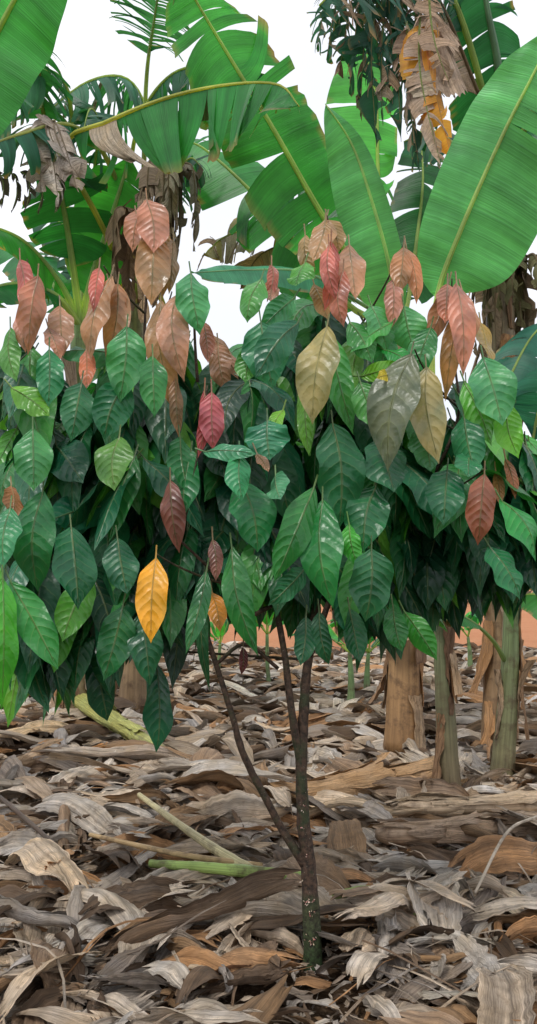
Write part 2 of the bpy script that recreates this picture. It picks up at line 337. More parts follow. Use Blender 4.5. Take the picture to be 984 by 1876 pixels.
def rand_leaf(acc,C,az,el,L,W,col,tears=8,nrow=26,ncol=5):
    h=np.array([math.cos(az),math.sin(az),0]); 
    pts=[C,C+(h*math.cos(el)+Z*math.sin(el))*L*.35,C+(h*math.cos(el)*.72+Z*math.sin(el)*.72)*L*.95+Z*(-.02),C+h*L*(.42+.5*math.cos(el))+Z*(math.sin(el)*L*.62-.12*L)]
    N=nrm(np.cross(np.cross(h,Z),-(pts[2]-pts[0])))
    if N[2]<0:N=-N
    banana_leaf(acc,pts,N,W,W,col,(tears,tears),(.2,.2),.25,(.5,.5),(0,0,-1),t0=.14,rr=.022*min(1,L/1.5),nrow=nrow,ncol=ncol)
def hang_dead(acc,C,L,n=5,c=(.42,.30,.18),spread=.25,w=.14):
    for i in range(n):
        az=R(0,6.28); h=np.array([math.cos(az),math.sin(az),0])
        banana_leaf(acc,[C,C+h*spread*R(.6,1.2)-Z*.05,C+h*spread*1.2-Z*L*.5,C+h*spread-Z*L*R(.8,1.1)],nrm(h+Z*.1),w,w,np.array(c)*R(.6,1.3),(9,9),(.5,.5),.5,(.9,.9),(0,0,-1),dry=1,rib=(.3,.22,.12),rr=.012,nrow=24,ncol=5)

# ---- plant on the left -------------------------------------------------
e=empty('banana_plant'); a=Acc(); d=8.0
base=P(140,1060+CH*F/d,d); base[2]=-.02; top=P(148,600,d)
pseudostem(a,base,top,.13,.09,(.26,.17,.09),(.24,.36,.13)); a.build('pseudostem',BM,e)
a=Acc(); cy=(0.1,-1,.25); PB=(.48,.64,.26)
banana_leaf(a,[top,P(165,520,7.9),P(200,410,7.8),P(225,330,7.7),P(235,285,7.6)],cy,.36,.32,G1,(3,3),t0=.18,bend=(.3,.4),rib=PB,rr=.04)
banana_leaf(a,[top,P(135,500,7.8),P(118,390,7.5),P(95,300,7.2),P(40,250,6.9)],cy,.38,.42,G2,(9,9),t0=.3,rib=PB,rr=.04)
banana_leaf(a,[top,P(110,520,7.8),P(40,440,7.4),P(-60,400,7.0)],(0,-.8,.6),.42,.42,G1,(6,7),t0=.22,bend=(.6,.6),rib=PB,rr=.04)
banana_leaf(a,[top,P(100,540,7.6),P(20,520,7.3),P(-90,560,7.0)],(0,-.5,.8),.3,.3,G2,(7,7),t0=.3,bend=(.7,.7),rib=PB,rr=.035)
banana_leaf(a,[top,P(125,560,8),P(60,480,8.4),P(-20,440,8.8)],(0,-.7,.6),.3,.3,G2,(6,6),t0=.3,rib=PB,rr=.035)
banana_leaf(a,[top,P(150,500,8.2),P(140,430,8.6),P(60,380,8.9)],(0,-.9,.3),.4,.4,GD,(9,9),t0=.3,rr=.03)
# folded dry leaf hanging from its bent stalk
for (x0,x1,x2,v2,w,c) in [(62,70,76,350,.20,(.58,.49,.40)),(85,96,108,378,.20,(.68,.60,.51)),(108,124,142,350,.18,(.56,.47,.39)),(90,108,122,330,.16,(.46,.38,.31)),(70,84,92,320,.15,(.42,.34,.27)),(100,118,150,330,.14,(.5,.42,.34))]:
    banana_leaf(a,[P(100,222,7.0),P(x0,238,6.95),P(x1,285,6.92),P(x2,v2,6.95)],(R(-.4,.4),-1,.1),w,w,c,(5,5),(.2,.2),.4,(.9,.9),(0,.3,-.9),dry=1,rib=(.4,.32,.22),rr=.010,shrink=.3,nrow=30)
a.tube(spline([P(-60,262,6.8),P(0,262,6.9),P(60,236,7.0),P(102,222,7.0)],14),np.linspace(.03,.016,14),(.36,.34,.14),0,k=7)
for x0 in (-10,15,38,62,95): banana_leaf(a,[P(x0,315,7.0),P(x0+14,325,7.0),P(x0+16,355,7.0),P(x0+6,390,7.0)],(0,-1,0),.05,.05,(.10,.09,.05),(6,6),(.5,.5),.5,(.8,.8),(0,0,-1),dry=1,rr=.008)
a.build('leaves',BM,e)
# ---- plant behind left, arching torn leaves ------------------------------
e=empty('banana_plant'); a=Acc(); d=9.0
base=P(245,1060+CH*F/d,d); base[2]=-.02; top=P(250,560,d)
pseudostem(a,base,top,.14,.10,(.28,.18,.1),(.22,.22,.1)); a.build('pseudostem',BM,e)
a=Acc()
hang_dead(a,P(248,385,7.4),.9,9,(.42,.29,.17),.16,.14)
hang_dead(a,P(285,300,7.4),.95,9,(.38,.28,.19),.14,.12)
hang_dead(a,P(325,300,7.4),.65,7,(.32,.27,.19),.14,.10)
a.tube(spline([top,P(252,480,8.6),P(262,400,8.0),P(285,290,7.6)],12),np.linspace(.06,.03,12),(.35,.22,.12),1)
banana_leaf(a,[top,P(262,350,7.8),P(268,150,7.3),P(282,40,7.0),P(300,-70,6.7)],(0,-1,.1),.40,.36,(.05,.24,.12),(40,40),(-.2,-.2),.10,(.55,.55),(0,.2,-1),t0=.60,rib=(.35,.48,.2),rr=.03,shrink=.5,nrow=130,back=.6)
banana_leaf(a,[top,P(190,420,7.6),P(120,270,7.2),P(200,222,6.8),P(310,178,6.6),P(420,155,6.4),P(510,155,6.2),P(548,195,6.1)],(0,-1,.15),.26,.60,(.03,.26,.05),(34,15),(.9,.15),.18,(.8,.25),(0,.5,-.85),t0=.33,rib=(.50,.55,.12),rr=.028,shrink=.2,nrow=90,edge=.6,trim=.25,mixd=.06)
banana_leaf(a,[P(300,560,8.8),P(200,300,7.6),P(130,230,7.2),P(40,245,6.8),P(-80,290,6.4)],(0,-.8,.6),.34,.34,(.02,.14,.075),(20,20),(.4,.4),.25,(.9,.9),(0,.1,-1),t0=.42,rib=(.4,.45,.15),rr=.028,nrow=70,shrink=.3)
banana_leaf(a,[top,P(120,380,8),P(80,210,7.4),P(72,130,7.1),P(50,20,6.8)],(0,-1,.1),.42,.35,(.03,.2,.07),(18,18),(.2,.2),.2,(.7,.7),(0,.2,-1),t0=.45,rib=(.5,.52,.15),rr=.03,shrink=.3)
banana_leaf(a,[top,P(300,420,8.6),P(280,250,8.2),P(240,150,7.9),P(160,150,7.6),P(60,230,7.4)],(0,-.6,.8),.4,.45,(.025,.15,.08),(26,26),(.5,.5),.25,(.8,.8),(0,.1,-1),t0=.4,rr=.028,nrow=70,shrink=.3,mixd=.1)
banana_leaf(a,[P(120,420,8.2),P(130,200,7.5),P(90,130,7.2),P(20,170,7.0),P(-60,260,6.8)],(0,-.8,.6),.3,.38,(.03,.18,.07),(18,18),(.4,.4),.25,(.9,.9),(0,.1,-1),t0=.3,rr=.025,nrow=60,shrink=.3)
banana_leaf(a,[P(230,420,8.),P(250,240,7.5),P(310,140,7.2),P(400,120,7.0),P(500,140,6.9)],(0,-.8,.6),.3,.28,(.02,.14,.07),(26,22),(.5,.4),.25,(.9,.9),(0,.1,-1),t0=.3,rr=.022,nrow=70,shrink=.4,edge=.5)
banana_leaf(a,[P(300,430,8.),P(330,320,7.7),P(350,290,7.6),P(372,310,7.5)],(0,-.8,.4),.3,.3,(.02,.13,.07),(14,14),(.4,.4),.3,(.9,.9),(0,.1,-1),t0=.1,rr=.02,shrink=.5)
banana_leaf(a,[P(150,440,8.2),P(170,330,7.8),P(180,230,7.5),P(165,200,7.3),P(150,250,7.2)],(0,-.8,.4),.3,.3,(.02,.13,.07),(18,18),(.4,.4),.3,(.9,.9),(0,.1,-1),t0=.3,rr=.02,shrink=.4)
a.build('leaves',BM,e)
# ---- main plant behind the tree ------------------------------------------
e=empty('banana_plant'); a=Acc(); d=7.1
base=P(738,1385,d); base[2]=-.02; top=P(735,600,d)
pseudostem(a,base,top,.135,.10,(.36,.20,.09),(.3,.24,.12)); a.build('pseudostem',BM,e)
a=Acc()
banana_leaf(a,[top,P(660,500,7.1),P(585,385,7.0),P(500,235,6.9),P(430,120,6.8),P(370,20,6.7),P(325,-60,6.6)],(.1,-1,.1),.50,.44,G1,(13,10),(.1,.1),.10,(.25,.3),(0,.5,-.8),t0=.17,rib=(.42,.58,.14),rr=.034,shrink=.06,nrow=80,edge=.4)
banana_leaf(a,[top,P(640,560,7.3),P(540,440,7.5),P(450,340,7.7),P(370,270,7.9),P(330,260,8)],(.1,-1,.3),.42,.42,(.03,.25,.05),(9,9),(.2,.2),.12,(.4,.4),(0,.4,-.9),t0=.2,rr=.03)
banana_leaf(a,[top,P(722,560,6.9),P(712,480,6.7),P(682,370,6.6),P(645,265,6.55),P(596,190,6.5)],(-.3,-1,.05),.29,.12,(.13,.48,.20),(0,0),(.10,.1),0,(.15,.2),(0,.7,-.5),t0=.10,rib=(.48,.66,.28),rr=.024,nrow=60,edge=0)
banana_leaf(a,[top,P(700,450,7.5),P(692,300,7.7),P(688,170,7.8),P(660,70,7.9)],(.15,-1,0),.46,.22,G3,(2,6),(.1,.1),.08,(.2,.3),(0,.5,-.8),t0=.35,rib=(.4,.55,.1),rr=.03)
banana_leaf(a,[top,P(750,540,7.4),P(765,430,7.5),P(775,330,7.6),P(770,240,7.7)],(.1,-1,0),.32,.30,(.015,.11,.035),(5,5),(.1,.1),.08,(.3,.3),t0=.2,rr=.026)
banana_leaf(a,[top,P(660,555,6.8),P(560,500,6.5),P(450,495,6.3),P(350,500,6.1)],(0,-.75,.65),.2,.25,(.06,.30,.17),(3,4),(.1,.1),.1,(.3,.6),(0,0,-1),t0=.3,rib=(.3,.5,.3),rr=.02)
banana_leaf(a,[top,P(640,520,7.8),P(560,450,8.0),P(480,465,8.1),P(440,530,8.2)],(0,-.8,.5),.28,.32,(.55,.38,.14),(12,12),(.3,.3),.3,(.8,.6),(0,0,-1),t0=.35,dry=1,rib=(.4,.3,.12),rr=.02)
banana_leaf(a,[top,P(600,500,7.9),P(500,425,8.1),P(420,430,8.3),P(370,470,8.4)],(0,-.8,.5),.34,.30,(.16,.17,.03),(12,14),(.3,.2),.3,(.8,.5),(0,0,-1),t0=.4,rr=.02,edge=.9,mixd=.5)
banana_leaf(a,[top,P(690,480,7.4),P(640,380,7.6),P(560,330,7.8),P(490,340,7.9)],(0,-.9,.3),.34,.34,(.02,.15,.05),(9,9),(.3,.2),.2,(.5,.5),(0,.2,-1),t0=.4,rr=.02)
a.build('leaves',BM,e)
# ---- tall plant, tattered leaves high right -------------------------------
e=empty('banana_plant'); a=Acc(); d=6.9
base=P(915,1060+CH*F/d,d); base[2]=-.02; top=P(912,330,d)
pseudostem(a,base,top,.13,.10,(.28,.17,.09),(.25,.22,.12)); a.build('pseudostem',BM,e)
a=Acc()
banana_leaf(a,[top,P(918,230,6.7),P(912,120,6.5),P(890,0,6.3),P(870,-150,6.1)],(.1,-1,0),.50,.26,(.018,.14,.06),(6,6),(.15,.15),.1,(.4,.4),(0,.5,-.8),t0=.22,rib=(.24,.40,.26),rr=.055,nrow=60)
banana_leaf(a,[top,P(880,150,6.5),P(820,-20,6.2),P(740,-60,5.9),P(650,-50,5.7),P(585,10,5.6)],(0,-1,.3),.62,.22,(.014,.10,.055),(40,20),(.3,.6),.3,(.5,.8),(0.12,.1,-1),t0=.3,rr=.03,shrink=.6,nrow=130,trim=.45,edge=.8,mixd=.1)
for (x0,y0,x1,y1,x2,y2,w) in [(640,-70,600,-10,580,90,.18),(655,-60,615,10,598,110,.2),(670,-60,640,20,622,130,.24),(690,-55,668,60,660,210,.26),(720,-55,700,70,700,220,.26),(745,-50,728,90,735,260,.26),(770,-45,755,110,760,280,.24),(800,-30,790,100,800,250,.2),(700,-50,680,100,690,270,.22),(730,-40,745,150,770,320,.18),(680,-60,655,30,640,170,.22),(710,-50,715,60,725,190,.22)]:
    banana_leaf(a,[P(x0,y0,5.95),P((x0+x1)/2,(y0+y1)/2-10,5.92),P(x1,y1,5.9),P(x2,y2,5.95)],(R(-.5,.5),-1,.1),w,w,np.array((.02,.11,.065))*R(.6,1.5),(26,26),(.5,.5),.4,(.8,.8),(0.15,0,-1),rr=.010,rib=(.25,.25,.1),shrink=.45,nrow=80,trim=.5,edge=.8,mixd=.15,back=.8)
banana_leaf(a,[P(880,180,6.3),P(810,10,6.0),P(770,-20,5.9),P(735,0,5.85)],(0,-1,.2),.95,0,(.50,.36,.25),(26,0),(.15,.3),.22,(.3,.5),(0.1,0,-1),dry=1,rib=(.3,.2,.1),rr=.015,shrink=.6,nrow=110,trim=.5)
banana_leaf(a,[P(790,30,5.8),P(782,90,5.75),P(798,170,5.72),P(826,285,5.7)],(.1,-1,0),.09,.19,(.74,.36,.025),(5,5),(.1,.2),.2,(.4,.4),(0,.8,-.3),rib=(.6,.35,.08),rr=.008,nrow=50,edge=1,mixd=.15,trim=.2)
banana_leaf(a,[P(770,20,5.8),P(768,110,5.75),P(780,190,5.72),P(815,330,5.72)],(0,-1,0),.13,.12,(.56,.40,.28),(14,14),(.3,.3),.4,(.5,.5),(0,0,-1),dry=1,rr=.008,shrink=.4)
banana_leaf(a,[P(785,-20,5.78),P(790,40,5.74),P(800,90,5.7),P(822,150,5.7)],(0,-1,0),.13,.12,(.50,.34,.22),(14,14),(.3,.3),.4,(.5,.5),(0,0,-1),dry=1,rr=.008,shrink=.4)
banana_leaf(a,[P(745,40,5.85),P(750,120,5.82),P(770,180,5.8),P(795,250,5.8)],(0,-1,0),.12,.12,(.48,.35,.26),(12,12),(.3,.3),.5,(.6,.6),(0,0,-1),dry=1,rr=.008,shrink=.6)
banana_leaf(a,[top,P(960,240,6.4),P(1010,120,6.2),P(1060,60,6.0),P(1150,60,5.8)],(0,-.8,.5),.45,.4,(.02,.15,.07),(12,12),(.3,.3),.2,(.6,.6),(0,.1,-1),t0=.1,rr=.03)
banana_leaf(a,[top,P(850,280,7.1),P(790,240,7.2),P(740,260,7.4)],(0,-.8,.5),.3,.3,(.015,.11,.06),(12,12),(.3,.3),.2,(.7,.7),(0,.1,-1),t0=.2,rr=.03)
banana_leaf(a,[top,P(960,330,7.),P(1010,290,7.2),P(1070,330,7.4)],(0,-.8,.5),.3,.3,(.02,.13,.07),(10,10),(.3,.3),.2,(.7,.7),(0,.1,-1),t0=.2,rr=.03)
hang_dead(a,P(925,470,6.8),.9,8,(.40,.29,.18),.2,.12)
hang_dead(a,P(965,470,6.6),.5,8,(.16,.15,.06),.25,.12)
a.build('leaves',BM,e)
# ---- young plant right: big intact leaf ------------------------------------
e=empty('banana_plant'); a=Acc(); d=5.55
base=P(825,1470,d); base[2]=-.02; top=P(806,930,d)
pseudostem(a,base,top,.070,.042,(.17,.12,.07),(.17,.26,.12),skirt=True,k=12,ns=5)
a.build('pseudostem',BM,e)
a=Acc()
banana_leaf(a,[top,P(792,700,5.4),P(800,550,5.3),P(845,420,5.15),P(920,250,5.0),P(975,140,4.9),P(1015,60,4.85)],(-.1,-1,.15),.26,.44,GP,(0,2),(.05,.1),.03,(.1,.25),(0,.8,-.4),t0=.34,rib=(.52,.68,.24),rr=.024,nrow=80,edge=.0)
banana_leaf(a,[top,P(850,900,5.6),P(930,700,5.8),P(990,600,6.0),P(1060,590,6.2)],(0,-.7,.7),.2,.2,(.02,.16,.11),(4,4),(.2,.2),.15,(.5,.5),(0,0,-1),t0=.4,rr=.015)
banana_leaf(a,[top,P(760,900,5.5),P(700,800,5.4),P(640,800,5.3)],(0,-.6,.8),.16,.16,G2,(3,3),t0=.3,rr=.014)
a.build('leaves',BM,e)
e=empty('banana_plant'); a=Acc(); d=5.95
base=P(918,1440,d); base[2]=-.02; top=P(940,1010,d)
pseudostem(a,base,top,.082,.042,(.19,.15,.08),(.19,.30,.13),skirt=True,k=12,ns=5); a.build('pseudostem',BM,e)
a=Acc()
banana_leaf(a,[P(925,1210,5.93),P(900,1170,5.8),P(850,1130,5.6),P(780,1110,5.4)],(0,-.5,.8),.10,.10,(.03,.2,.04),(0,0),t0=.5,rib=(.25,.36,.15),rr=.018)
banana_leaf(a,[P(945,1120,5.93),P(965,1090,5.8),P(1000,1100,5.6),P(1040,1160,5.4)],(0,-.6,.8),.12,.14,(.05,.28,.05),(2,2),t0=.2,rr=.012)
banana_leaf(a,[top,P(960,900,5.8),P(985,760,5.7),P(1010,690,5.6),P(1060,660,5.5)],(0,-.8,.6),.2,.2,(.02,.17,.10),(4,4),t0=.4,rr=.015)
banana_leaf(a,[top,P(930,880,6),P(905,760,6.1),P(925,690,6.2),P(980,650,6.2)],(0,-.8,.6),.2,.2,(.02,.15,.10),(4,4),t0=.4,rr=.015)
banana_leaf(a,[top,P(965,960,5.8),P(1000,950,5.6),P(1050,1000,5.4)],(0,-.6,.8),.2,.2,(.05,.27,.06),(3,3),t0=.2,rr=.015)
a.build('leaves',BM,e)
# small suckers among the litter
for (u,v,hh) in [(495,1270,.75),(640,1320,.7),(675,1290,.6),(155,1290,.8),(180,1270,.6),(60,1270,.7),(400,1240,.5),(860,1240,.6)]:
    e=empty('banana_sucker'); a=Acc(); b=lie(u,v,0); b[2]=-.03; t=b+np.array([R(-.04,.04),0,hh])
    pseudostem(a,b,t,.05 if u>600 else .03,.02,(.16,.19,.10),(.16,.3,.10),skirt=False,k=9)
    for i in range(5): rand_leaf(a,t,i*2.4+R(-.3,.3),R(.6,1.3),R(.5,.8),R(.08,.13),random.choice([G1,G2,G3]),tears=1,nrow=16)
    a.build('plant_body',BM,e)
# ---- large leaf entering top left (plant standing just left of view) --------
e=empty('banana_plant'); a=Acc()
base=np.array([-2.3,4.6,-.02]); top=np.array([-2.25,4.6,2.9])
pseudostem(a,base,top,.12,.09,(.28,.18,.1),(.22,.32,.13)); a.build('pseudostem',BM,e)
a=Acc()
banana_leaf(a,[top,P(-130,300,4.4),P(-70,190,4.2),P(0,50,4.1),P(60,-60,4.0),P(140,-200,3.9)],(-.2,-1,-.1),.30,.27,(.05,.36,.07),(1,1),(.05,.05),.04,(.2,.2),(0,.8,-.4),t0=.18,rr=.028,nrow=60,edge=0)
rand_leaf(a,top,2.6,.9,2.2,.3,G1); rand_leaf(a,top,-2.4,.7,2.0,.3,G2); rand_leaf(a,top,3.4,.5,2.0,.3,G1)
a.build('leaves',BM,e)
# ---- grove further back ------------------------------------------------------
for (x,y,h) in [(-7.5,11,2.4),(-5.2,13.5,2.2),(-3.6,11.5,1.6),(-2.2,15.5,1.0),(1.6,19.5,1.2),(3.9,15,1.8),(5.6,10.5,2.4),(7.5,14,2.6),(-9,17,2.6),(9.5,18,2.4),(-6.3,7.6,2.4),(5.4,7.4,2.6)]:
    e=empty('banana_plant'); a=Acc(); b=np.array([x,y,-.02]); t=b+np.array([R(-.1,.1),0,h])
    pseudostem(a,b,t,.12,.08,(.28,.17,.09),(.2,.3,.12)); 
    for i in range(8): rand_leaf(a,t,i*2.4+R(-.3,.3),R(.45,1.25),R(1.3,2.0),R(.2,.3),random.choice([G1,G2,G3,GD]),tears=random.randint(2,10),nrow=22)
    hang_dead(a,t,.8,4)
    a.build('plant_body',BM,e)
# distant trees
a=Acc()
for i in range(7000):
    x=R(-60,60); y=48+R(0,8); hh=5+2*math.sin(x*.21)+1.4*math.sin(x*.63+2); z=R(0,1)**.7*hh
    c=np.array([x,y,z]); s=R(.25,.6); A=nrm(rng.normal(size=3)); B=nrm(np.cross(A,rng.normal(size=3)))
    q=np.array([[c-A*s-B*s*.5,c-A*s*.4+B*s],[c+A*s*.5-B*s*.6,c+A*s+B*s*.5]])
    a.grid(q,np.zeros((2,2,2)),np.array((.03,.12,.035))*R(.5,1.5))
for x in range(-60,61,4): a.tube([np.array([x,51,0]),np.array([x+.3,51,3])],[.2,.12],(.1,.07,.04),0,k=6)
a.build('tree_line',[M_COC])
# ================================================================ cocoa tree
tree=empty('cocoa_tree'); D0=3.12
a=Acc()
K=D0/F
def bez(p0,p1,p2,n):
    t=np.linspace(0,1,n)[:,None]; return p0*(1-t)**2+p1*2*t*(1-t)+p2*t*t
bk=(.11,.065,.042)
main=spline([P(574,1805,D0),P(571,1700,D0),P(566,1600,D0),P(556,1500,D0),P(552,1400,D0+.01),P(557,1300,D0+.03),P(566,1200,D0+.08),P(590,1050,D0+.15),P(625,880,D0+.2),P(640,720,D0+.25),P(630,640,D0+.25)],60)
tm=np.linspace(0,1,60); main[0,2]=-.05
rad=np.interp(tm,[0,.03,.1,.3,.5,1],[.042,.035,.032,.023,.018,.005])
Cm=np.array(bk)[None]*np.ones((60,1)); Cm[:10]=np.array((.05,.12,.04))*(1-tm[:10,None]*4)+np.array(bk)*tm[:10,None]*4
a.tube(main,rad,Cm,0,k=12,wob=.06)
b1=spline([P(562,1590,D0),P(520,1525,D0-.01),P(480,1450,D0-.02),P(445,1380,D0-.03),P(425,1310,D0-.02),P(392,1205,D0),P(350,1080,D0+.05),P(300,940,D0+.1),P(270,780,D0+.15),P(265,600,D0+.15),P(275,480,D0+.12)],50)
a.tube(b1,np.interp(np.linspace(0,1,50),[0,.1,1],[.018,.014,.004]),bk,0,k=9,wob=.06)
b2=spline([P(551,1400,D0+.01),P(534,1300,D0),P(520,1190,D0+.05),P(490,1040,D0+.15),P(440,880,D0+.2),P(400,740,D0+.2)],36)
a.tube(b2,np.linspace(.016,.005,36),bk,0,k=9,wob=.05)
b3=spline([main[35],P(640,1020,D0+.1),P(720,980,D0+.1),P(800,860,D0+.1),P(840,760,D0+.1),P(835,680,D0+.1)],36); a.tube(b3,np.linspace(.012,.004,36),bk,0,k=8,wob=.05)
b4=spline([b1[28],P(300,1050,D0+.1),P(180,960,D0+.15),P(100,800,D0+.1),P(60,700,D0+.05),P(52,600,D0)],36); a.tube(b4,np.linspace(.010,.003,36),bk,0,k=8,wob=.05)
b5=spline([b2[18],P(440,1130,D0-.1),P(400,1060,D0-.2),P(330,990,D0-.3)],20); a.tube(b5,np.linspace(.009,.004,20),bk,0,k=7)
b6=spline([b3[10],P(820,1000,D0+.2),P(900,900,D0+.2),P(950,840,D0+.2)],20); a.tube(b6,np.linspace(.009,.004,20),bk,0,k=7)
b7=spline([b1[24],P(450,1180,D0+.02),P(510,1225,D0+.03)],12); a.tube(b7,np.linspace(.007,.007,12),bk,0,k=7)
b8=spline([P(362,700,D0-.12),P(358,640,D0-.12),P(355,580,D0-.12),P(350,540,D0-.12)],12); a.tube(b8,np.linspace(.006,.003,12),bk,0,k=7)
nodes=np.concatenate([main[32:],b1[28:],b2[16:],b3[8:],b4[6:],b5[6:],b6[5:]])
topx=[-60,0,60,110,200,260,330,375,390,450,462,520,600,680,720,800,860,930,1000,1060]
topy=[680,640,600,640,590,540,560,640,740,700,560,530,520,550,560,620,640,720,820,920]
botx=[-60,0,60,120,200,260,330,400,470,540,600,700,800,880,950,1000,1060]
boty=[1190,1190,1130,1060,1100,1080,1050,1010,1020,1030,1070,1070,1020,950,940,950,940]
leaf=Acc()
PT=np.array([0,.05,.12,.22,.35,.5,.64,.76,.86,.92,.96,1]); PW=np.array([.04,.28,.56,.82,.97,1,.93,.74,.45,.22,.09,.0])
def cocoa_leaf(B,dv,N,L,W,col,curl=.15,fold=.35,nu=15,nv=7,pet=True,twist=0.0,wave=.07,side=0.0):
    t=np.linspace(0,1,nu); x=np.linspace(-1,1,nv); dv=nrm(dv); n_=nrm(N)
    sd=np.cross(dv,n_)
    hook=R(-.03,.20); belly=R(.02,.12)
    p=B+L*(dv*t[:,None]-Z*(t**2)[:,None]*curl+n_*(np.sin(t*np.pi)[:,None]*belly-(t**3)[:,None]*hook)+sd*(np.sin(t*np.pi)*side+t**3*side*.7)[:,None])
    T=nrm(np.gradient(p,axis=0)); Nn=nrm(n_-T*(T@n_)[:,None]); S=np.cross(T,Nn)
    tw=twist*(t-.3); c,s=np.cos(tw)[:,None],np.sin(tw)[:,None]; S,Nn=S*c+Nn*s,-S*s+Nn*c
    w=np.interp(t,PT,PW)*W/2
    ph=R(0,6); ph2=R(0,6); fr=R(9,15)
    sgn=np.sign(x)[None]
    off=(-fold*np.abs(x)**1.2+.22*x**2)[None]*w[:,None]+wave*np.where(sgn>0,np.sin(t[:,None]*fr+ph),np.sin(t[:,None]*fr*.9+ph2))*(np.abs(x)**1.6)[None]*w[:,None]*1.7
    w2=w[:,None]*(1+.04*np.sin(t[:,None]*fr*1.3+ph+sgn))
    Q=p[:,None]+S[:,None]*(x[None]*w2)[...,None]+Nn[:,None]*off[...,None]
    C=np.ones((nu,nv,1))*np.array(col)*(1+.16*(t[:,None,None]-.5)*random.choice([-1,1]))
    leaf.grid(Q,np.stack(np.broadcast_arrays(x[None],t[:,None]),-1),C,0)
    pts=np.concatenate([[B-nrm(dv)*.03+Z*.012],p[:-1]]) if pet else p[:-1]
    leaf.tube(pts[::2],np.linspace(.0026,.0008,len(pts[::2])),np.array(col)*.5+np.array((.16,.17,.06))*.6,0,k=4,cap=False)
DG=[(.010,.090,.032),(.013,.12,.038),(.018,.145,.040),(.009,.07,.030),(.028,.19,.040),(.020,.15,.065),(.008,.055,.025),(.011,.11,.050)]
BG=[(.08,.34,.03),(.12,.38,.035),(.05,.27,.045)]
def crownleaf(B,up):
    out=np.array([B[0]*.8,B[1]-3.5,0]); out=nrm(out+rng.normal(size=3)*np.array([.55,.4,0])+np.array([0,-.35,0]))
    dv=-Z*R(.6,1.2)+out*R(.0,.55)+rng.normal(size=3)*.28
    N=nrm(out+Z*R(.0,.9)+rng.normal(size=3)*.32)
    L=R(.22,.36)
    q=random.random()+.07*up
    col=random.choice(DG) if q<.89 else random.choice(BG)
    col=np.array(col)*R(.75,1.3)
    if up<.15: L*=.85
    cocoa_leaf(B,dv,N,L,L*R(.38,.48),col,R(.05,.3),R(.2,.65),twist=random.gauss(0,.45),side=random.gauss(0,.06),wave=.10)
for i in range(210):
    for _ in range(80):
        px=R(-50,1050); zt=CH-(np.interp(px,topx,topy)-HZ)*K; zb=CH-(np.interp(px,botx,boty)-HZ)*K
        y=3.45+random.gauss(0,.36); z=R(zb,zt)
        x=(px-CX)*K
        e1=(y-3.45)/.72
        h=(z-zb)/(zt-zb)
        if y>3.02 and abs(e1)<math.sqrt(max(.08,1-(2*h-1)**4*.8)): break
    if 385<px<455 and z>CH+.60: continue
    tip=np.array([x,y,z]); dd=np.linalg.norm((nodes-tip),axis=1)+np.maximum(0,nodes[:,2]-tip[2]+.05)*3
    n0=nodes[np.argmin(dd)]
    cp=(n0+tip)/2+rng.normal(size=3)*.03
    tw=bez(n0,cp,tip,20); a.tube(tw[:17:2],np.linspace(.0055,.0024,9),(.09,.075,.04),0,k=5)
    n=random.randint(6,9)
    for j in range(n):
        f=R(.8,.95) if j<4 else R(.4,.9); B=tw[int(f*19)]+rng.normal(size=3)*(.008 if j<4 else .025)
        crownleaf(B,h)
a.build('trunk_and_branches',[M_BARK],tree)
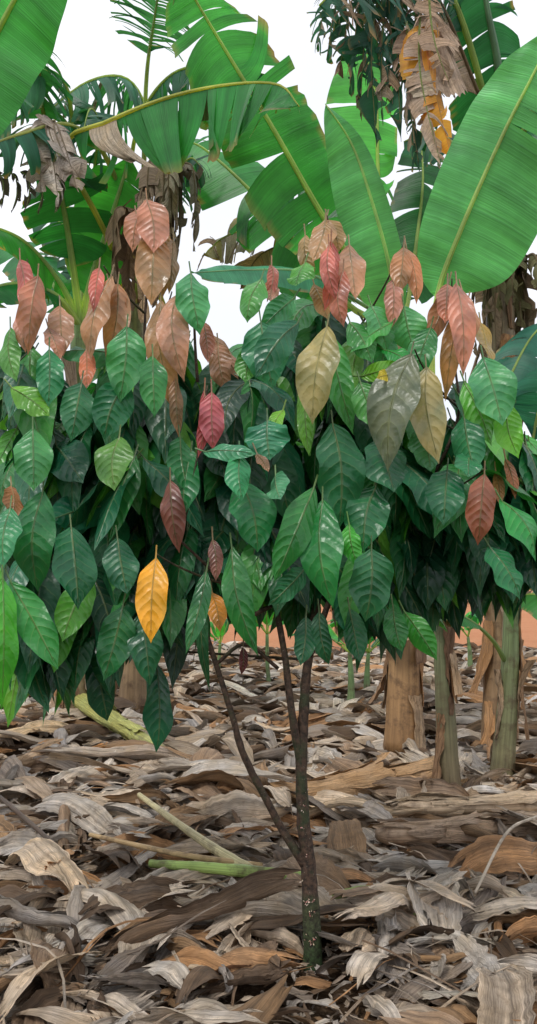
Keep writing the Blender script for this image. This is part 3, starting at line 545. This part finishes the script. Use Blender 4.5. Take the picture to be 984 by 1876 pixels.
# surveyed leaves: base u,v -> tip u,v, width px, distance, colour
S_=[ # new flush
(268,365,275,460,58,3.08,(.56,.25,.16)),(262,385,250,455,40,3.12,(.50,.23,.14)),(285,425,280,555,64,3.06,(.46,.25,.11)),(318,438,322,535,32,3.1,(.32,.20,.10)),(250,395,262,440,34,3.1,(.48,.22,.13)),(300,420,296,540,40,3.12,(.36,.20,.08)),
(36,475,38,575,38,3.0,(.56,.14,.11)),(70,505,62,645,52,2.98,(.47,.20,.12)),(40,560,38,630,34,3.02,(.53,.25,.17)),(110,560,118,650,46,3.1,(.46,.24,.14)),(88,600,112,655,36,3.0,(.46,.21,.12)),
(182,490,172,560,26,3.02,(.58,.14,.10)),(205,505,160,650,62,3.0,(.44,.23,.11)),(215,520,185,665,48,3.03,(.41,.21,.10)),(158,640,155,705,30,3.0,(.53,.16,.07)),(200,520,222,580,36,3.03,(.38,.18,.09)),
(296,550,325,735,52,2.98,(.38,.21,.09)),(325,540,345,680,58,2.95,(.47,.24,.14)),(322,690,333,795,26,2.97,(.32,.17,.07)),(372,590,376,660,28,3.02,(.50,.18,.11)),
(400,630,415,715,46,3.15,(.34,.18,.10)),(385,610,440,690,40,3.2,(.36,.19,.11)),
(374,715,360,835,26,2.78,(.34,.05,.05)),(388,718,395,817,46,2.76,(.48,.11,.12)),(312,880,316,1003,46,2.80,(.22,.085,.06)),(389,988,392,1060,26,2.80,(.28,.12,.09)),
(598,400,568,475,46,3.08,(.46,.26,.11)),(600,402,620,455,38,3.1,(.42,.26,.10)),(596,405,590,470,30,3.06,(.46,.28,.12)),(606,442,598,560,42,3.02,(.56,.15,.12)),(630,495,628,592,42,3.0,(.53,.19,.13)),(640,448,655,545,50,3.08,(.47,.25,.14)),(604,450,620,540,30,3.0,(.56,.16,.12)),
(497,485,494,540,22,3.1,(.50,.14,.09)),(505,515,498,550,30,3.06,(.55,.26,.16)),(560,430,575,500,30,3.12,(.40,.27,.12)),(575,520,600,580,34,3.06,(.43,.25,.1)),
(740,452,732,535,38,3.05,(.48,.23,.10)),(744,455,766,545,30,3.07,(.52,.21,.09)),(738,455,720,510,24,3.07,(.46,.21,.1)),(719,512,717,595,34,3.0,(.52,.23,.16)),
(822,518,775,635,40,3.0,(.44,.21,.12)),(836,518,854,680,46,2.94,(.54,.22,.14)),(820,520,818,585,38,2.97,(.53,.21,.13)),(858,555,826,712,40,3.0,(.46,.23,.09)),(880,590,898,668,48,3.05,(.46,.30,.06)),(845,530,880,620,34,3.02,(.46,.22,.10)),
(600,598,565,760,76,2.76,(.32,.28,.10)),(755,648,715,840,90,2.72,(.15,.18,.10)),(782,672,815,835,66,2.77,(.38,.33,.14)),
(888,868,885,992,52,2.74,(.30,.10,.05)),(925,840,940,912,20,2.9,(.5,.18,.08)),(908,865,915,920,20,2.95,(.5,.25,.1)),
(286,1022,278,1172,56,2.74,(.85,.40,.02)),(388,1085,402,1150,34,2.9,(.6,.25,.03)),(470,830,492,860,22,2.68,(.4,.2,.1)),(20,890,22,945,40,3.0,(.4,.18,.08)),(445,1185,440,1232,16,3.1,(.12,.02,.02)),
(716,688,690,690,22,2.75,(.7,.55,.04)),
# green
(608,775,622,950,88,2.76,(.012,.13,.040)),(576,892,508,1062,60,2.72,(.03,.25,.040)),(592,915,606,1108,80,2.70,(.025,.24,.05)),(680,1005,672,1132,80,2.73,(.02,.16,.05)),
(440,880,472,1008,80,2.73,(.02,.20,.055)),(885,655,920,775,80,2.80,(.07,.33,.11)),(700,800,728,898,80,2.80,(.014,.13,.045)),(478,590,500,700,82,2.92,(.035,.22,.09)),(548,590,478,692,60,2.88,(.02,.17,.07)),
(232,598,212,722,70,2.82,(.05,.30,.08)),(280,652,288,757,50,2.82,(.035,.26,.05)),(60,785,62,888,68,2.82,(.06,.30,.08)),(235,700,195,800,72,2.84,(.015,.16,.055)),
(130,965,150,1112,80,2.76,(.012,.13,.045)),(425,1000,466,1192,52,2.72,(.025,.20,.035)),(378,1045,335,1192,34,2.76,(.02,.16,.035)),(18,1065,105,1225,62,2.70,(.03,.26,.045)),(5,1060,12,1295,56,2.66,(.07,.42,.03)),
(375,1050,372,1255,26,2.9,(.012,.10,.03)),(225,1110,185,1240,66,2.80,(.015,.16,.04)),(260,1120,275,1245,60,2.84,(.012,.13,.045)),(170,1060,120,1175,60,2.82,(.07,.28,.025)),
(440,830,452,912,46,2.68,(.045,.34,.12)),(372,828,470,822,34,2.70,(.06,.32,.14)),(505,868,510,912,46,2.72,(.06,.26,.12)),(490,770,495,835,80,2.76,(.03,.22,.10)),
(915,915,990,1020,70,2.77,(.02,.28,.045)),(895,1000,970,1085,62,2.75,(.015,.19,.055)),(820,860,815,955,68,2.80,(.02,.16,.06)),(690,890,672,1000,78,2.78,(.016,.15,.045)),
(350,500,375,600,60,2.94,(.07,.34,.12)),(600,610,640,780,50,2.9,(.06,.32,.06)),(520,750,500,800,30,2.82,(.14,.38,.03)),(660,690,735,660,34,2.86,(.15,.42,.03)),(700,640,760,660,40,2.93,(.02,.28,.04)),(640,960,662,1030,36,2.72,(.06,.42,.04)),
(740,560,760,640,66,2.98,(.09,.36,.11)),(560,480,540,520,54,3.0,(.10,.38,.05)),(680,560,720,640,60,2.98,(.08,.36,.10)),(700,600,700,680,54,2.96,(.03,.25,.05)),(850,700,905,810,50,2.84,(.10,.40,.04)),(20,710,90,760,50,2.88,(.14,.40,.03)),(220,800,215,895,72,2.80,(.09,.26,.035)),
(930,740,955,830,50,2.82,(.16,.50,.05)),(585,1120,600,1215,36,2.85,(.012,.12,.04)),(560,1130,548,1215,40,2.85,(.01,.10,.035)),(640,1115,660,1210,42,2.88,(.012,.12,.035)),(740,1120,800,1205,44,2.86,(.035,.26,.025)),(720,1110,740,1190,42,2.86,(.02,.18,.03)),
(20,930,10,1035,60,2.76,(.035,.26,.09)),(80,900,75,1080,78,2.82,(.02,.18,.045)),(90,640,85,740,52,2.88,(.02,.22,.07)),(560,1040,500,1105,42,2.80,(.012,.15,.045)),(350,830,335,945,62,2.84,(.015,.18,.045)),(215,985,235,1085,62,2.80,(.012,.12,.045)),
(720,590,640,640,42,2.95,(.05,.3,.05)),(660,700,700,780,54,2.82,(.06,.30,.05)),(560,690,565,830,34,2.85,(.12,.34,.03)),(470,640,455,700,46,2.95,(.09,.34,.05)),(20,600,30,690,42,3.0,(.1,.34,.05)),(150,700,130,800,60,2.88,(.02,.17,.055)),(330,800,350,900,54,2.88,(.02,.18,.045)),
(480,510,450,580,50,3.0,(.08,.34,.06)),(540,545,480,600,44,2.98,(.06,.3,.1)),(640,590,680,660,50,2.95,(.05,.28,.05)),(790,600,760,690,50,2.96,(.03,.22,.05)),(770,780,790,860,60,2.82,(.05,.24,.08)),(850,760,870,860,60,2.82,(.03,.22,.08)),(860,830,860,870,50,2.8,(.04,.24,.09))]
for (bu,bv,tu,tv,wd,dd,c) in S_:
    B=P(bu,bv,dd+R(0,.04)); E=P(tu,tv+4,dd-R(.0,.08)); L=np.linalg.norm(E-B)
    N=nrm(np.array([random.gauss(0,.35),-1,R(.0,.55)])); 
    cocoa_leaf(B,E-B,N,L,wd*dd/F*1.04,np.array(c)*R(.9,1.06),0.0,R(.15,.55),nu=24,nv=9,twist=random.gauss(0,.32),wave=.12,side=random.gauss(0,.055))
ta=Acc()
for (bu,bv,d_) in [(268,362,3.1),(50,480,3.02),(190,492,3.05),(315,540,3.0),(380,712,2.82),(600,400,3.1),(608,440,3.05),(740,452,3.08),(828,516,3.0),(600,598,2.80),(760,646,2.78),(888,866,2.78),(312,878,2.84),(286,1020,2.79)]:
    t_=P(bu,bv,d_); dd=np.linalg.norm(nodes-t_,axis=1)+np.maximum(0,nodes[:,2]-t_[2]+.08)*3; n0=nodes[np.argmin(dd)]
    ta.tube(bez(n0,np.array([(n0[0]+t_[0]*2)/3,(n0[1]+t_[1])/2,(n0[2]+t_[2])/2]),t_+Z*.01,12),np.linspace(.005,.0025,12),(.12,.10,.05),0,k=6)
ta.build('twigs',[M_BARK],tree)
leaf.build('foliage',[M_COC],tree)
# cauline flowers on the trunk
fa=Acc()
for z_,n in [(1445,3),(1470,4),(1505,2),(1560,2),(1615,2),(1655,10),(1662,6),(1718,8),(1722,4)]:
    i=np.argmin(abs(main[:,2]-P(0,z_,D0)[2])); c0=main[i]; t0_=R(-2.2,-.9)
    for j in range(n):
        th=t0_+random.gauss(0,.35); rr=rad[i]*1.02; c=c0+np.array([math.cos(th)*rr,math.sin(th)*rr,random.gauss(0,.007)])
        o=nrm(c-c0); s=R(.002,.0045)
        for q in range(3):
            A=nrm(rng.normal(size=3)); Bv=nrm(np.cross(A,rng.normal(size=3)))
            fa.grid(np.array([[c,c+A*s],[c+Bv*s,c+(A+Bv)*s+o*s]])+o*.003,np.zeros((2,2,2)),random.choice([(.75,.62,.5),(.7,.3,.28),(.6,.5,.35)]))
fa.build('flowers',[M_DRY],tree)
# ---------------------------------------------------------------- world, sun, camera
w=bpy.data.worlds.new('World'); scene.world=w; w.use_nodes=True; nt=w.node_tree; nt.nodes.clear(); g=NT(nt)
el,az=math.radians(58),math.radians(215)
sky=g.n('ShaderNodeTexSky',sky_type='NISHITA'); sky.sun_disc=False; sky.sun_elevation=el; sky.sun_rotation=az; sky.dust_density=3
tc=g.n('ShaderNodeTexCoord'); nz=g.noise(tc.outputs['Generated'],2.2,5)
cl=g.mix(g.rng(nz,.3,.7,0,1),(9.6,10.1,11.2,1),(12.4,12.4,12.8,1))
c=g.mix(.9,sky.outputs[0],cl)
bg=g.n('ShaderNodeBackground'); nt.links.new(c,bg.inputs[0]); bg.inputs[1].default_value=.10
o=g.n('ShaderNodeOutputWorld'); nt.links.new(bg.outputs[0],o.inputs[0])
sl=bpy.data.lights.new('sun','SUN'); sl.energy=1.5; sl.angle=math.radians(10); sl.color=(1,.97,.92)
so=bpy.data.objects.new('sun',sl); scene.collection.objects.link(so)
dirv=Vector((math.sin(az)*math.cos(el),math.cos(az)*math.cos(el),math.sin(el)))
so.rotation_euler=dirv.to_track_quat('Z','Y').to_euler()
cam=bpy.data.cameras.new('camera'); co=bpy.data.objects.new('camera',cam); scene.collection.objects.link(co); scene.camera=co
co.location=(0,0,CH); co.rotation_euler=(math.radians(90),0,0); cam.sensor_fit='VERTICAL'; cam.sensor_height=36; cam.lens=F/1876*36; cam.shift_y=(HZ-938)/1876; cam.clip_end=1500; cam.clip_start=.05
scene.view_settings.view_transform='Standard'; scene.view_settings.look='None'; scene.view_settings.exposure=0
